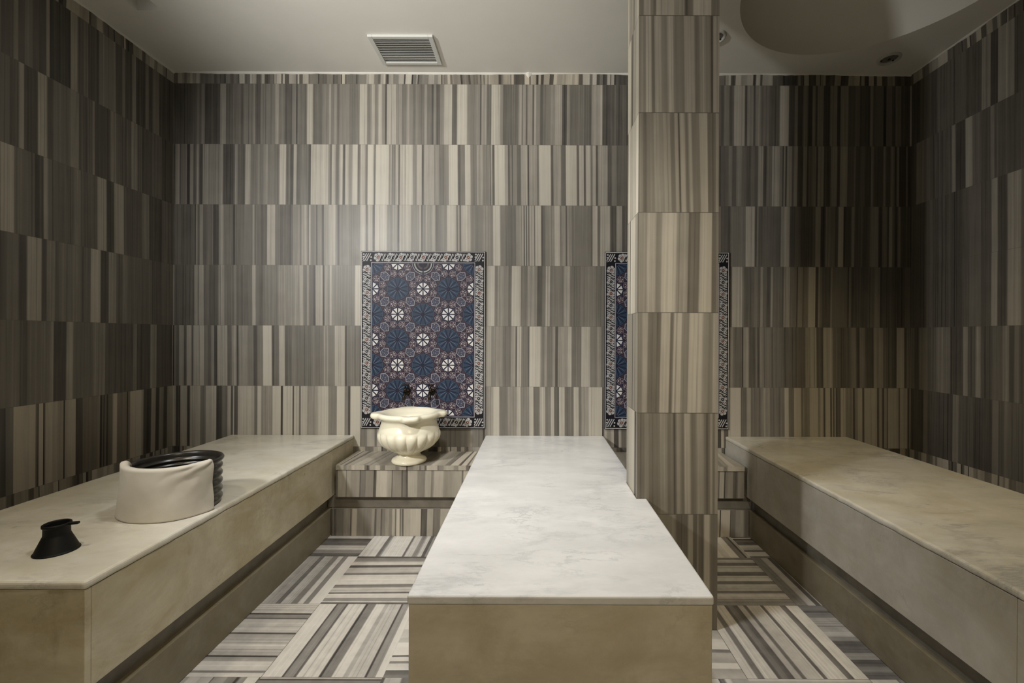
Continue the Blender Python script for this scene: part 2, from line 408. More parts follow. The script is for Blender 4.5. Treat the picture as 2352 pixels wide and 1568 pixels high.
z = Zebra()
def on_left(sc):
    return lambda t: -XL * 1020 / (1228 - t / sc) - YF
wall_rows(z, (XL, YF, 0), (0, 1, 0), YB - YF, 0, ZC, 23, given={k: [(t, on_left(sc))] for k, (t, sc) in LEFT.items()})
z.box((XL - 0.15, YF, 0), (XL - 0.001, YB, ZC), 'xyYzZ')
tag(z.build('wall_left', M_WALL), 'dim left wall of dark striped marble', kind='structure')

z = Zebra()
def on_right(t):
    return YB - XR * 1020 / (t / 1.48 + 2050 - 1228)
wall_rows(z, (XR, YB, 0), (0, -1, 0), YB - YF, 0, ZC, 37, given={k: [(t, on_right)] for k, t in RIGHT.items()})
z.box((XR + 0.001, YF, 0), (XR + 0.15, YB, ZC), 'XyYzZ')
tag(z.build('wall_right', M_WALL), 'dim right wall of dark striped marble', kind='structure')

z = Zebra()
wall_rows(z, (XR, YF, 0), (-1, 0, 0), XR - XL, 0, ZC, 41)
z.box((XL, YF - 0.15, 0), (XR, YF - 0.001, ZC), 'xXyzZ')
tag(z.build('wall_front', M_WALL), 'striped marble wall behind the camera', kind='structure')

# floor: squares of striped marble turned alternately
T = 0.42
FX0, FY0 = -0.94, 1.533
FLOOR_GIVEN = {
    (0, 0): '0 82,17 12,19 45,27 18,29 78,48 8,50 35,58 85,68 58,72 70,85 5,87 50,94 85,100',
    (-1, 0): '0 80,5 40,7 78,18 55,23 10,25 60,33 75,40 62,53 12,55 72,75 20,77 50,82 8,84 75,100',
    (0, 1): '0 20,3 75,5 45,11 80,19 20,22 70,31 35,37 80,57 30,61 65,74 15,79 78,88 40,96 15,100',
    (-1, 1): '0 60,30 40,36 60,53 25,58 68,69 32,76 75,82 38,88 85,100',
    (0, 2): '0 82,22 20,26 45,28 80,55 20,58 75,68 40,74 70,80 15,84 45,92 70,100',
    (-1, 2): '0 20,8 50,18 75,30 25,40 20,50 72,60 20,68 70,100',
    (4, 0): '0 78,8 30,14 75,24 20,28 30,33 18,38 62,44 22,48 68,55 72,62 25,65 78,82 28,86 20,88 80,100',
    (4, 1): '0 45,12 70,22 28,27 62,40 25,46 68,58 22,66 60,72 65,80 25,88 60,95 30,100',
    (5, 0): '0 25,8 40,14 20,22 50,30 28,38 18,46 45,52 70,58 62,80 40,88 20,92 35,100',
    (5, 1): '0 45,12 75,20 25,26 75,40 30,52 20,62 78,74 25,82 60,100',
}
z = Zebra()
for i in range(-5, 8):
    for j in range(-10, 5):
        x = FX0 + i * T; y = FY0 + j * T
        x0, x1 = max(XL, x), min(XR, x + T); y0, y1 = max(YF, y), min(YB, y + T)
        if x1 - x0 < 0.002 or y1 - y0 < 0.002: continue
        r = random.Random(i * 131 + j * 17 + 5)
        depthwise = (i + j) % 2 == 0
        w = x1 - x0 if depthwise else y1 - y0
        h = y1 - y0 if depthwise else x1 - x0
        g = FLOOR_GIVEN.get((i, j))
        kn = given_knots(g, lambda t: t / 100 * w) if g else rnd_knots(r, w, 'light')
        if depthwise:
            z.tile((x0, y0, 0), (1, 0, 0), (0, 1, 0), w, h, kn, r.random() * 0.5, lean=r.uniform(-0.015, 0.015))
        else:
            z.tile((x1, y0, 0), (0, 1, 0), (-1, 0, 0), w, h, kn, r.random() * 0.5, lean=r.uniform(-0.015, 0.015))
z.box((XL, YF, -0.15), (XR, YB, -0.001), 'xXyYz')
tag(z.build('floor', M_FLOOR), 'floor of square striped marble tiles laid in alternating directions', kind='structure')

# ceiling with a rectangular recess on the left and a round dome on the right
DX, DY, DR = 1.65, 2.07, 0.635
bm = bmesh.new()
def loop(pts):
    vs = [bm.verts.new(p) for p in pts]
    return [bm.edges.new((vs[i], vs[(i + 1) % len(vs)])) for i in range(len(vs))]
es = loop([(XL, YF, ZC), (XR, YF, ZC), (XR, YB, ZC), (XL, YB, ZC)])
RX0, RX1, RY0, RY1, RH = -2.115, -1.985, 0.6, 2.355, 0.16
es += loop([(RX0, RY0, ZC), (RX1, RY0, ZC), (RX1, RY1, ZC), (RX0, RY1, ZC)])
NS = 96
es += loop([(DX + DR * math.cos(2 * PI * i / NS), DY + DR * math.sin(2 * PI * i / NS), ZC) for i in range(NS)])
bmesh.ops.triangle_fill(bm, use_beauty=True, use_dissolve=False, edges=es)
# drop faces that filled the holes
kill = []
for f in bm.faces:
    c = f.calc_center_median()
    if RX0 < c.x < RX1 and RY0 < c.y < RY1 or (c.x - DX) ** 2 + (c.y - DY) ** 2 < (DR * 0.99) ** 2: kill.append(f)
bmesh.ops.delete(bm, geom=kill, context='FACES_ONLY')
q = [(RX0, RY0), (RX1, RY0), (RX1, RY1), (RX0, RY1)]
for i in range(4):
    a, b2 = q[i], q[(i + 1) % 4]
    bm.faces.new([bm.verts.new((a[0], a[1], ZC)), bm.verts.new((b2[0], b2[1], ZC)), bm.verts.new((b2[0], b2[1], ZC + RH)), bm.verts.new((a[0], a[1], ZC + RH))])
bm.faces.new([bm.verts.new((p[0], p[1], ZC + RH)) for p in q])
rings = []
NR = 14
for k in range(NR + 1):
    t = k / NR * PI / 2
    rad = DR * math.cos(t); hz = ZC + 0.40 * math.sin(t)
    if k == NR: rings.append([bm.verts.new((DX, DY, hz))])
    else: rings.append([bm.verts.new((DX + rad * math.cos(2 * PI * i / NS), DY + rad * math.sin(2 * PI * i / NS), hz)) for i in range(NS)])
dome_faces = []
for k in range(NR):
    for i in range(NS):
        j = (i + 1) % NS
        if k == NR - 1: dome_faces.append(bm.faces.new([rings[k][i], rings[k][j], rings[k + 1][0]]))
        else: dome_faces.append(bm.faces.new([rings[k][i], rings[k][j], rings[k + 1][j], rings[k + 1][i]]))
for f in dome_faces: f.smooth = True
tag(obj('ceiling', bm, M_CEIL), 'beige painted ceiling with a round dome on the right', kind='structure')

# ragged bead of filler where the tiles meet the ceiling
def caulk(name, a, b, inward, seed, label):
    r = random.Random(seed); bm = bmesh.new()
    a = Vector(a); b = Vector(b); n = int((b - a).length / 0.02); d = Vector(inward)
    hs = []; h = 0.006
    for i in range(n + 1):
        h += r.uniform(-0.002, 0.002); h = max(0.003, min(0.011, h)); hh = h
        if r.random() < 0.008: hh += r.uniform(0.01, 0.03)
        hs.append(hh)
    rows = []
    for i in range(n + 1):
        p = a + (b - a) * i / n
        rows.append([bm.verts.new(p + Vector((0, 0, -hs[i]))), bm.verts.new(p + d * 0.004 + Vector((0, 0, -hs[i] * 0.8))),
                     bm.verts.new(p + d * (0.006 + hs[i] * 0.4)), bm.verts.new(p)])
    for i in range(n):
        for k in range(4):
            bm.faces.new([rows[i][k], rows[i + 1][k], rows[i + 1][(k + 1) % 4], rows[i][(k + 1) % 4]])
    bm.faces.new(rows[0]); bm.faces.new(rows[-1])
    bmesh.ops.recalc_face_normals(bm, faces=bm.faces)
    tag(obj(name, bm, M_CAULK), label, kind='structure')
caulk('trim_1', (XL, YB, ZC), (XR, YB, ZC), (0, -1, 0), 3, 'thin ragged line of filler between back wall and ceiling')
caulk('trim_2', (XL, YF, ZC), (XL, YB, ZC), (1, 0, 0), 4, 'thin ragged line of filler between left wall and ceiling')
caulk('trim_3', (XR, YF, ZC), (XR, YB, ZC), (-1, 0, 0), 5, 'thin ragged line of filler between right wall and ceiling')

# ---------------------------------------------------------------- pillar
PX0, PX1, PY0, PY1 = 0.415, 0.739, 1.787, 1.995
PILLAR = [  # from the floor up; bands across the front face in picture units of each course
    (2.8, '390 50,490 24,570 66,600 18,625 50,635 20,665 76,710 30,735 36,755', 245, 755),
    (2.8, '245 30,290 45,320 35,390 55,435 30,460 40,475 12,490 56,520 30,545 66,580 35,620 60,670 30,705 60,720 35,735 62,755', 245, 755),
    (3.6, '355 40,395 66,435 28,545 70,620 24,650 76,720 50,780 82,890 55,950 45,980 66,1030', 355, 1030),
    (3.6, '355 50,430 65,500 45,555 76,605 80,680 60,775 22,795 30,865 76,975 30,1010 45,1030', 355, 1030),
    (3.1, '215 40,250 24,275 42,330 55,400 60,450 40,480 65,510 18,520 70,555 35,580 76,610 40,660 76,720 35,775 60,800', 215, 800),
    (3.1, '215 50,265 76,310 28,330 65,375 50,425 76,470 45,545 70,620 35,660 60,700 50,740 12,755 70,800', 215, 800),
    (3.1, '215 40,250 70,300 50,320 30,340 72,470 60,545 14,570 40,610 82,740 40,800', 215, 800)]
z = Zebra()
W = PX1 - PX0
zb = [0.0, 0.465, 0.872, 1.276, 1.679, 2.080, 2.471, ZC]
for k, (sc, txt, s0, s1) in enumerate(PILLAR):
    a, b = zb[k], zb[k + 1]
    f = lambda t: (t - s0) / (s1 - s0) * W
    txt2 = txt if txt.startswith(str(s0)) else '%d 45,' % s0 + txt
    z.tile((PX0, PY0, a), (1, 0, 0), (0, 0, 1), W, b - a, given_knots(txt2, f, 0.0018), 0.45, 0.0025, lean=[0, -0.004, 0.008, 0.006, -0.01, -0.006, 0][k])
    r = random.Random(k + 70)
    for (o, u, w) in (((PX0, PY1, a), (0, -1, 0), PY1 - PY0), ((PX1, PY0, a), (0, 1, 0), PY1 - PY0), ((PX1, PY1, a), (-1, 0, 0), W)):
        z.tile(o, u, (0, 0, 1), w, b - a, rnd_knots(r, w, 'light'), 0.2, 0.002, lean=0.004)
tag(z.build('pillar', M_PILLAR), 'square striped marble pillar rising through the middle of the room', kind='structure')

# ---------------------------------------------------------------- benches
def bx(bm, lo, hi):
    vs = [bm.verts.new((x, y, zz)) for x in (lo[0], hi[0]) for y in (lo[1], hi[1]) for zz in (lo[2], hi[2])]
    for f in ((0, 1, 3, 2), (4, 6, 7, 5), (0, 4, 5, 1), (2, 3, 7, 6), (0, 2, 6, 4), (1, 5, 7, 3)):
        bm.faces.new([vs[i] for i in f])

def bench(name, label, x0, x1, y0, seams_left, seams_right, top_mat, panel_mat, notch=None):
    """slab on panels; the panels hang over a recessed plinth"""
    root = empty(name, ((x0 + x1) / 2, (y0 + YB) / 2, 0))
    tag(root, label, 'bench', 'marble benches')
    inv = Matrix.Translation(-root.location)
    def part(nm, bm, mat, bw=0.003):
        bmesh.ops.transform(bm, matrix=inv, verts=bm.verts)
        o = obj(nm, bm, mat, root)
        if bw: bevel(o, bw)
        return o
    bm = bmesh.new()
    if notch:   # cut round the pillar
        nx, ny0, ny1 = notch
        pts = [(x0, y0), (x1, y0), (x1, ny0), (nx, ny0), (nx, ny1), (x1, ny1), (x1, YB), (x0, YB)]
    else:
        pts = [(x0, y0), (x1, y0), (x1, YB), (x0, YB)]
    rj = random.Random(int(x0 * 1000) + 7); worn = []
    for i, p in enumerate(pts):
        worn.append(p); q_ = pts[(i + 1) % len(pts)]
        if notch or p[1] >= YB and q_[1] >= YB: continue
        n_ = int(math.hypot(q_[0] - p[0], q_[1] - p[1]) / 0.03)
        for k in range(1, n_):
            e = rj.uniform(-0.0012, 0.0012) - (0.002 if rj.random() < 0.08 else 0)
            px_, py_ = p[0] + (q_[0] - p[0]) * k / n_, p[1] + (q_[1] - p[1]) * k / n_
            L_ = math.hypot(q_[0] - p[0], q_[1] - p[1])
            worn.append((px_ + (q_[1] - p[1]) / L_ * e, py_ - (q_[0] - p[0]) / L_ * e))
    pts = worn
    lo = [bm.verts.new((p[0], p[1], H_B - 0.024)) for p in pts]; hi = [bm.verts.new((p[0], p[1], H_B)) for p in pts]
    bm.faces.new(hi); bm.faces.new(lo[::-1])
    for i in range(len(pts)):
        j = (i + 1) % len(pts); bm.faces.new([lo[i], lo[j], hi[j], hi[i]])
    part('top_slab', bm, top_mat, 0.006 if notch else 0.009)
    zt, zp = H_B - 0.0245, 0.237
    ins = 0.004
    for side, seams in ((0, seams_left), (1, seams_right)):
        ys = [y0 + ins + 0.018] + list(seams) + [YB]
        for a, b in zip(ys[:-1], ys[1:]):
            if notch and side == 1:
                segs = [(a, min(b, notch[1])), (max(a, notch[2]), b)]
            else: segs = [(a, b)]
            for sa, sb in segs:
                if sb - sa < 0.01: continue
                bm = bmesh.new()
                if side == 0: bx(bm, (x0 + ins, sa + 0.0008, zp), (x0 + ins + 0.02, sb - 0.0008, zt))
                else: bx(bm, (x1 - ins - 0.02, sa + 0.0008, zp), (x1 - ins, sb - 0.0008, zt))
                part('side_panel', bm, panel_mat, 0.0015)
    bm = bmesh.new(); bx(bm, (x0 + ins, y0 + ins, zp), (x1 - ins, y0 + ins + 0.018, zt))
    part('end_panel', bm, panel_mat, 0.0015)
    bm = bmesh.new()
    px1 = min(x1 - 0.045, notch[0] - 0.002) if notch else x1 - 0.045
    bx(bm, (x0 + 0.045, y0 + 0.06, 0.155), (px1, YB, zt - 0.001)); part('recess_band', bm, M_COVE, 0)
    bm = bmesh.new()
    px1 = min(x1 - 0.02, notch[0] - 0.002) if notch else x1 - 0.02
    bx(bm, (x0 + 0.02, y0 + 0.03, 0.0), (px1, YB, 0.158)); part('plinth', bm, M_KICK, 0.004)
    return root

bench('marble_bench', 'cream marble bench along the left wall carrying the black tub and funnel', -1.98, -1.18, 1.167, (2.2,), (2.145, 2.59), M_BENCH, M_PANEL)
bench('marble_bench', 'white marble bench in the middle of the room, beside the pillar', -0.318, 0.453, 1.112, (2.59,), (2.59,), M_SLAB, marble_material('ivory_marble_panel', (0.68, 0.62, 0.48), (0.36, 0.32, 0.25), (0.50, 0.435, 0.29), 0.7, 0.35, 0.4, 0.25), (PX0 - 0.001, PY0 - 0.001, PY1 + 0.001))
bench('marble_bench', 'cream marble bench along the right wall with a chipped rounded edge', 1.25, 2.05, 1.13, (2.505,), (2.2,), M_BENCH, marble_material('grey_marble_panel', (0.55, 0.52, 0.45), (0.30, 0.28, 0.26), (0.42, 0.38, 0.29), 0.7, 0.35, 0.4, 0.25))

# ---------------------------------------------------------------- low ledges between the benches
def ledge(label, x0, x1, seed):
    root = empty('stone_ledge', ((x0 + x1) / 2, 2.75, 0)); tag(root, label, 'ledge', 'striped marble ledges')
    L = root.location
    yf, zt = 2.59, 0.424
    def rows(z, o, u, v, w, h, sd, style, lean, tw=0.42):
        r = random.Random(sd); x = 0
        while x < w - 1e-4:
            ww = min(tw, w - x)
            z.tile(Vector(o) + Vector(u) * x - L, u, v, ww, h, rnd_knots(r, ww, style), 0.3, 0.001, lean=lean)
            x += tw
    def box(z, lo, hi, faces):
        z.box(tuple(Vector(lo) - L), tuple(Vector(hi) - L), faces)
    z = Zebra()
    rows(z, (x0, yf, zt), (1, 0, 0), (0, 1, 0), x1 - x0, YB - yf, seed, 'light', 0.05)
    rows(z, (x0, yf, zt - 0.028), (1, 0, 0), (0, 0, 1), x1 - x0, 0.028, seed + 1, 'light', 0)
    box(z, (x0, yf + 0.0003, zt - 0.028), (x1, YB, zt - 0.0003), 'xXYz')
    z.build('top_slab', M_LEDGE, root)
    z = Zebra()
    rows(z, (x0, yf + 0.004, 0.237), (1, 0, 0), (0, 0, 1), x1 - x0, 0.158, seed + 2, 'light', 0.004)
    box(z, (x0, yf + 0.0043, 0.237), (x1, yf + 0.03, 0.395), 'xXYzZ')
    z.build('riser', M_LEDGE, root)
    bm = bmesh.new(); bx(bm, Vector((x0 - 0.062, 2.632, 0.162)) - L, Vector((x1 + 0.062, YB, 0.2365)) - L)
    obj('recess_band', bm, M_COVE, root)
    z = Zebra()
    e_ = 0.038
    rows(z, (x0 - e_, 2.617, 0), (1, 0, 0), (0, 0, 1), x1 - x0 + 2 * e_, 0.16, seed + 3, 'wall', 0.004)
    box(z, (x0 - e_, 2.6173, 0), (x1 + e_, 2.66, 0.16), 'xXYzZ')
    z.build('plinth', M_LEDGE, root)
    return root
ledge('striped marble ledge under the stone washbasin, between left and middle benches', -1.158, -0.34, 201)
ledge('dark striped marble ledge behind the pillar, beside the right bench', 0.475, 1.228, 301)

# ---------------------------------------------------------------- patterned ceramic wall panels
m, nt, b = new_mat('glazed_ceramic')
at = nt.nodes.new('ShaderNodeAttribute'); at.attribute_name = 'glaze'
nt.links.new(at.outputs['Color'], b.inputs['Base Color'])
b.inputs['Roughness'].default_value = 0.5
b.inputs['Specular IOR Level'].default_value = 0.2
M_CERAMIC = m

NAVY = (0.012, 0.014, 0.035); BLACK = (0.012, 0.011, 0.014); BLUE = (0.026, 0.047, 0.080); BLUE2 = (0.055, 0.082, 0.12)
WHITE = (0.62, 0.60, 0.58); PLUM = (0.055, 0.036, 0.046); ROSE = (0.17, 0.135, 0.145); PALE = (0.36, 0.34, 0.36)
SLATE = (0.05, 0.055, 0.085); BROWN = (0.14, 0.06, 0.04); GREY = (0.42, 0.41, 0.40)

class Glaze:
    """flat coloured glaze shapes, clipped to a rectangle, in panel metres; layers sit 0.1 mm apart"""
    def __init__(s): s.v = []; s.f = []; s.c = []; s.clip = None
    def poly(s, pts, col, layer):
        if s.clip:
            x0, y0, x1, y1 = s.clip
            for ax, lim, sg in ((0, x0, 1), (0, x1, -1), (1, y0, 1), (1, y1, -1)):
                out = []
                for i in range(len(pts)):
                    p, q2 = pts[i - 1], pts[i]
                    ip = (p[ax] - lim) * sg >= 0; iq = (q2[ax] - lim) * sg >= 0
                    if ip != iq:
                        t = (lim - p[ax]) / (q2[ax] - p[ax])
                        out.append((p[0] + (q2[0] - p[0]) * t, p[1] + (q2[1] - p[1]) * t))
                    if iq: out.append(q2)
                pts = out
                if len(pts) < 3: return
        i = len(s.v); s.v += [(p[0], -0.0001 * layer, p[1]) for p in pts]
        s.f.append(tuple(range(i, i + len(pts)))); s.c += [(*col, 1)] * len(pts)
    def disc(s, cx, cy, r, n, col, layer, rot=0.0, sx=1.0, sy=1.0, tilt=0.0):
        P = []
        for k in range(n):
            a = rot + 2 * PI * k / n; x, y = r * math.cos(a) * sx, r * math.sin(a) * sy
            P.append((cx + x * math.cos(tilt) - y * math.sin(tilt), cy + x * math.sin(tilt) + y * math.cos(tilt)))
        s.poly(P, col, layer)
    def line(s, x0, y0, x1, y1, w, col, layer):
        dx, dy = x1 - x0, y1 - y0; L = math.hypot(dx, dy)
        if L < 1e-9: return
        nx, ny = -dy / L * w / 2, dx / L * w / 2
        s.poly([(x0 - nx, y0 - ny), (x1 - nx, y1 - ny), (x1 + nx, y1 + ny), (x0 + nx, y0 + ny)], col, layer)
    def rect(s, x0, y0, x1, y1, col, layer): s.poly([(x0, y0), (x1, y0), (x1, y1), (x0, y1)], col, layer)

PW, PH = 0.811, 1.155       # panel size
def build_panel():
    g = Glaze(); U = 0.1654; mgx = (PW - 4 * U) / 2; mgy = (PH - 6 * U) / 2
    # backing body of the panel
    g.rect(0, 0, PW, PH, BLACK, 80)
    g.rect(0.003, 0.003, PW - 0.003, PH - 0.003, WHITE, 81)
    g.rect(0.0065, 0.0065, PW - 0.0065, PH - 0.0065, BLACK, 82)
    # border of flowers and slanting leaves
    def flower(cx, cy, R, k):
        for a in range(6):
            t = a * PI / 3 + 0.26
            g.disc(cx + R * 0.62 * math.cos(t), cy + R * 0.62 * math.sin(t), R * 0.42, 8, GREY, 84)
        g.disc(cx, cy, R * 0.55, 10, GREY, 84.5)
        for a in range(6):
            t = a * PI / 3 + 0.26
            g.poly([(cx + R * 0.62 * math.cos(t), cy + R * 0.62 * math.sin(t)), (cx + R * 0.24 * math.cos(t + 0.5), cy + R * 0.24 * math.sin(t + 0.5)), (cx + R * 0.24 * math.cos(t - 0.5), cy + R * 0.24 * math.sin(t - 0.5))][::-1], BLACK if k % 2 else BROWN, 85)
        g.disc(cx, cy, R * 0.34, 8, BROWN if k % 2 == 0 else BLACK, 86)
        g.disc(cx, cy, R * 0.13, 6, GREY, 87)
    def leaves(cx, cy, horiz):
        for off in (-0.014, 0.0, 0.014):
            if horiz: g.line(cx + off - 0.010, cy - 0.024, cx + off + 0.010, cy + 0.024, 0.0065, GREY, 84)
            else: g.line(cx - 0.026, cy + off + 0.012, cx + 0.026, cy + off - 0.012, 0.0065, GREY, 84)
        for sgn in (-1, 1):
            if horiz: g.disc(cx + sgn * 0.016, cy + sgn * -0.02, 0.0065, 6, GREY, 84)
            else: g.disc(cx + sgn * 0.02, cy + sgn * 0.016, 0.0065, 6, GREY, 84)
    m0 = mgx / 2 + 0.003
    nH, nV = 9, 13
    def spots(n, L): return [L * (i + 0.5) / n for i in range(n)]
    for side in (m0, PH - m0):
        for i, t in enumerate(spots(nH, PW - 2 * mgx)):
            flower(mgx + t, side, 0.0285, i)
            if i: leaves(mgx + t - (PW - 2 * mgx) / nH / 2, side, True)
    for side in (m0, PW - m0):
        for i, t in enumerate(spots(nV, PH - 2 * mgy)):
            flower(side, mgy + t, 0.0285, i)
            if i: leaves(side, mgy + t - (PH - 2 * mgy) / nV / 2, False)
    for cx in (m0, PW - m0):
        for cy in (m0, PH - m0):
            for d in (-0.02, -0.006, 0.008): g.line(cx + d - 0.012, cy - 0.025, cx + d + 0.016, cy + 0.025, 0.006, GREY, 84)
            for qx_, qy_ in ((-0.022, 0.02), (0.024, -0.02), (-0.024, 0.002), (0.026, 0.0), (-0.028, -0.022)): g.disc(cx + qx_, cy + qy_, 0.006, 6, GREY, 84)
    # field
    g.rect(mgx - 0.011, mgy - 0.011, PW - mgx + 0.011, PH - mgy + 0.011, BLACK, 88)
    g.rect(mgx - 0.008, mgy - 0.008, PW - mgx + 0.008, PH - mgy + 0.008, PALE, 89)
    g.rect(mgx - 0.004, mgy - 0.004, PW - mgx + 0.004, PH - mgy + 0.004, NAVY, 90)
    g.clip = (mgx, mgy, PW - mgx, PH - mgy)
    g.rect(mgx, mgy, PW - mgx, PH - mgy, PLUM, 91)
    r = random.Random(5)
    for i in range(-1, 6):
        for j in range(-1, 8):
            cx, cy = mgx + i * U, mgy + j * U
            if (i + j) % 2 == 1:      # small white wheel ringed by rosettes
                for k in range(8):
                    a = PI / 8 + k * PI / 4
                    qx, qy = cx + 0.435 * U * math.cos(a), cy + 0.435 * U * math.sin(a)
                    g.disc(qx, qy, 0.205 * U, 5, NAVY, 92, a + PI)
                    g.disc(qx, qy, 0.165 * U, 5, ROSE, 93, a + PI)
                    g.disc(qx, qy, 0.135 * U, 5, PLUM, 94, a + PI)
                    for p in range(6):
                        t = p * PI / 3 + r.random()
                        g.disc(qx + 0.072 * U * math.cos(t), qy + 0.072 * U * math.sin(t), 0.026 * U, 5, PALE, 95)
                    g.disc(qx, qy, 0.035 * U, 6, ROSE, 95)
                g.disc(cx, cy, 0.285 * U, 8, NAVY, 96, PI / 8)
                for k in range(8):
                    a = k * PI / 4
                    e = 0.085
                    P = [(cx + 0.05 * U * math.cos(a + PI / 8), cy + 0.05 * U * math.sin(a + PI / 8)),
                         (cx + 0.25 * U * math.cos(a + e + 0.02), cy + 0.25 * U * math.sin(a + e + 0.02)),
                         (cx + 0.25 * U * math.cos(a + PI / 4 - e - 0.02), cy + 0.25 * U * math.sin(a + PI / 4 - e - 0.02))]
                    g.poly(P, WHITE, 97)
            else:                     # large blue wheel
                special = (i == 2 and j == 6)
                g.disc(cx, cy, 0.455 * U, 12, NAVY, 98, PI / 12)
                g.disc(cx, cy, 0.435 * U, 12, PALE if special else BLUE2, 99, PI / 12)
                g.disc(cx, cy, 0.415 * U, 12, BLACK if special else BLUE, 100, PI / 12)
                if special:           # the odd tile: two quarter fans of flowers
                    for k in range(26):
                        a = PI + (k + 0.5) * PI / 26
                        g.disc(cx + 0.33 * U * math.cos(a), cy + 0.33 * U * math.sin(a), 0.03 * U, 5, GREY, 101)
                    for k in range(16):
                        a = PI + (k + 0.5) * PI / 16
                        g.disc(cx + 0.2 * U * math.cos(a), cy + 0.2 * U * math.sin(a), 0.035 * U, 5, ROSE, 101)
                    g.line(cx, cy - 0.45 * U, cx, cy, 0.05 * U, NAVY, 102)
                else:
                    for k in range(12):
                        a = PI / 12 + k * PI / 6
                        g.line(cx, cy, cx + 0.42 * U * math.cos(a), cy + 0.42 * U * math.sin(a), 0.036 * U, NAVY, 101)
                        a += PI / 12
                        g.line(cx + 0.06 * U * math.cos(a), cy + 0.06 * U * math.sin(a), cx + 0.36 * U * math.cos(a), cy + 0.36 * U * math.sin(a), 0.010 * U, (0.17, 0.21, 0.27), 101)
                    g.disc(cx, cy, 0.055 * U, 8, NAVY, 102)
    for i in range(0, 4):
        for j in range(0, 6):         # pointed leaf-shaped cells between the blue wheels
            cx, cy = mgx + (i + 0.5) * U, mgy + (j + 0.5) * U
            tl = -PI / 4 if (i + j) % 2 == 0 else PI / 4
            tl += PI / 2
            def hexa(k, col, ly):
                pts = [(0.0, 0.23), (0.155, 0.105), (0.155, -0.105), (0.0, -0.23), (-0.155, -0.105), (-0.155, 0.105)]
                c_, s_ = math.cos(tl + PI / 2), math.sin(tl + PI / 2)
                g.poly([(cx + (x * c_ - y * s_) * U * k, cy + (x * s_ + y * c_) * U * k) for x, y in pts], col, ly)
            hexa(1.08, NAVY, 103); hexa(0.98, PALE, 104); hexa(0.86, SLATE, 105)
            for p in range(13):
                a = p * 2.4; rr = 0.035 * math.sqrt(p) * U
                c_, s_ = math.cos(tl + PI / 2), math.sin(tl + PI / 2)
                x, y = rr * math.cos(a), rr * 1.25 * math.sin(a)
                g.disc(cx + x * c_ - y * s_, cy + x * s_ + y * c_, 0.016 * U, 5, PALE if p % 2 else ROSE, 106)
    g.clip = None
    # joints between the square tiles of the field
    for k in range(0, 4):
        for t in (mgx + 2 * U,):
            pass
    for i in (1, 2, 3): g.line(mgx + i * U, mgy, mgx + i * U, PH - mgy, 0.0012, (0.05, 0.04, 0.05), 107)
    for j in (1, 2, 3, 4, 5): g.line(mgx, mgy + j * U, PW - mgx, mgy + j * U, 0.0012, (0.05, 0.04, 0.05), 107)
    # body sides and back
    n0 = len(g.v)
    yb = 0.004
    g.v += [(0, -0.008, 0), (PW, -0.008, 0), (PW, -0.008, PH), (0, -0.008, PH), (0, yb, 0), (PW, yb, 0), (PW, yb, PH), (0, yb, PH)]
    for f in ((0, 4, 5, 1), (1, 5, 6, 2), (2, 6, 7, 3), (3, 7, 4, 0), (4, 7, 6, 5)):
        g.f.append(tuple(n0 + k for k in f)); g.c += [(*NAVY, 1)] * 4
    me = bpy.data.meshes.new('ceramic_panel'); me.from_pydata(g.v, [], g.f)
    a = me.color_attributes.new('glaze', 'FLOAT_COLOR', 'CORNER')
    flat = []
    for c in g.c: flat += c
    a.data.foreach_set('color', flat)
    me.materials.append(M_CERAMIC)
    return me
panel_me = build_panel()
p1 = bpy.data.objects.new('ceramic_panel', panel_me); C.objects.link(p1); p1.location = (-1.134, YB - 0.0042, 0.577)
tag(p1, 'blue and plum patterned tile panel on the wall above the washbasin', 'tile panel', 'patterned tile panels')
p2 = bpy.data.objects.new('ceramic_panel', panel_me); C.objects.link(p2); p2.location = (0.457, YB - 0.0042, 0.577)
tag(p2, 'patterned blue tile panel mostly hidden behind the pillar', 'tile panel', 'patterned tile panels')

# ---------------------------------------------------------------- lathe / tube helpers
def lathe(bm, prof, n=48, rfun=None, c=(0, 0, 0)):
    rings = []
    for (rad, zz) in prof:
        ring = []
        for i in range(n):
            a = 2 * PI * i / n
            rr = rfun(rad, zz, a) if rfun else rad
            ring.append(bm.verts.new((c[0] + rr * math.cos(a), c[1] + rr * math.sin(a), c[2] + zz)))
        rings.append(ring)
    for k in range(len(rings) - 1):
        for i in range(n):
            j = (i + 1) % n
            bm.faces.new([rings[k][i], rings[k][j], rings[k + 1][j], rings[k + 1][i]])
    return rings

def tube(bm, pts, rads, n=12, cap=True):
    pts = [Vector(p) for p in pts]
    if isinstance(rads, (int, float)): rads = [rads] * len(pts)
    rings = []; up = None
    for i, p in enumerate(pts):
        d = (pts[min(i + 1, len(pts) - 1)] - pts[max(i - 1, 0)]).normalized()
        if up is None:
            up = d.orthogonal().normalized()
        else:
            up = (up - d * up.dot(d)).normalized()
        s_ = d.cross(up)
        rings.append([bm.verts.new(p + (up * math.cos(2 * PI * k / n) + s_ * math.sin(2 * PI * k / n)) * rads[i]) for k in range(n)])
    for a, b2 in zip(rings[:-1], rings[1:]):
        for k in range(n):
            bm.faces.new([a[k], a[(k + 1) % n], b2[(k + 1) % n], b2[k]])
    if cap:
        bm.faces.new(rings[0][::-1]); bm.faces.new(rings[-1])

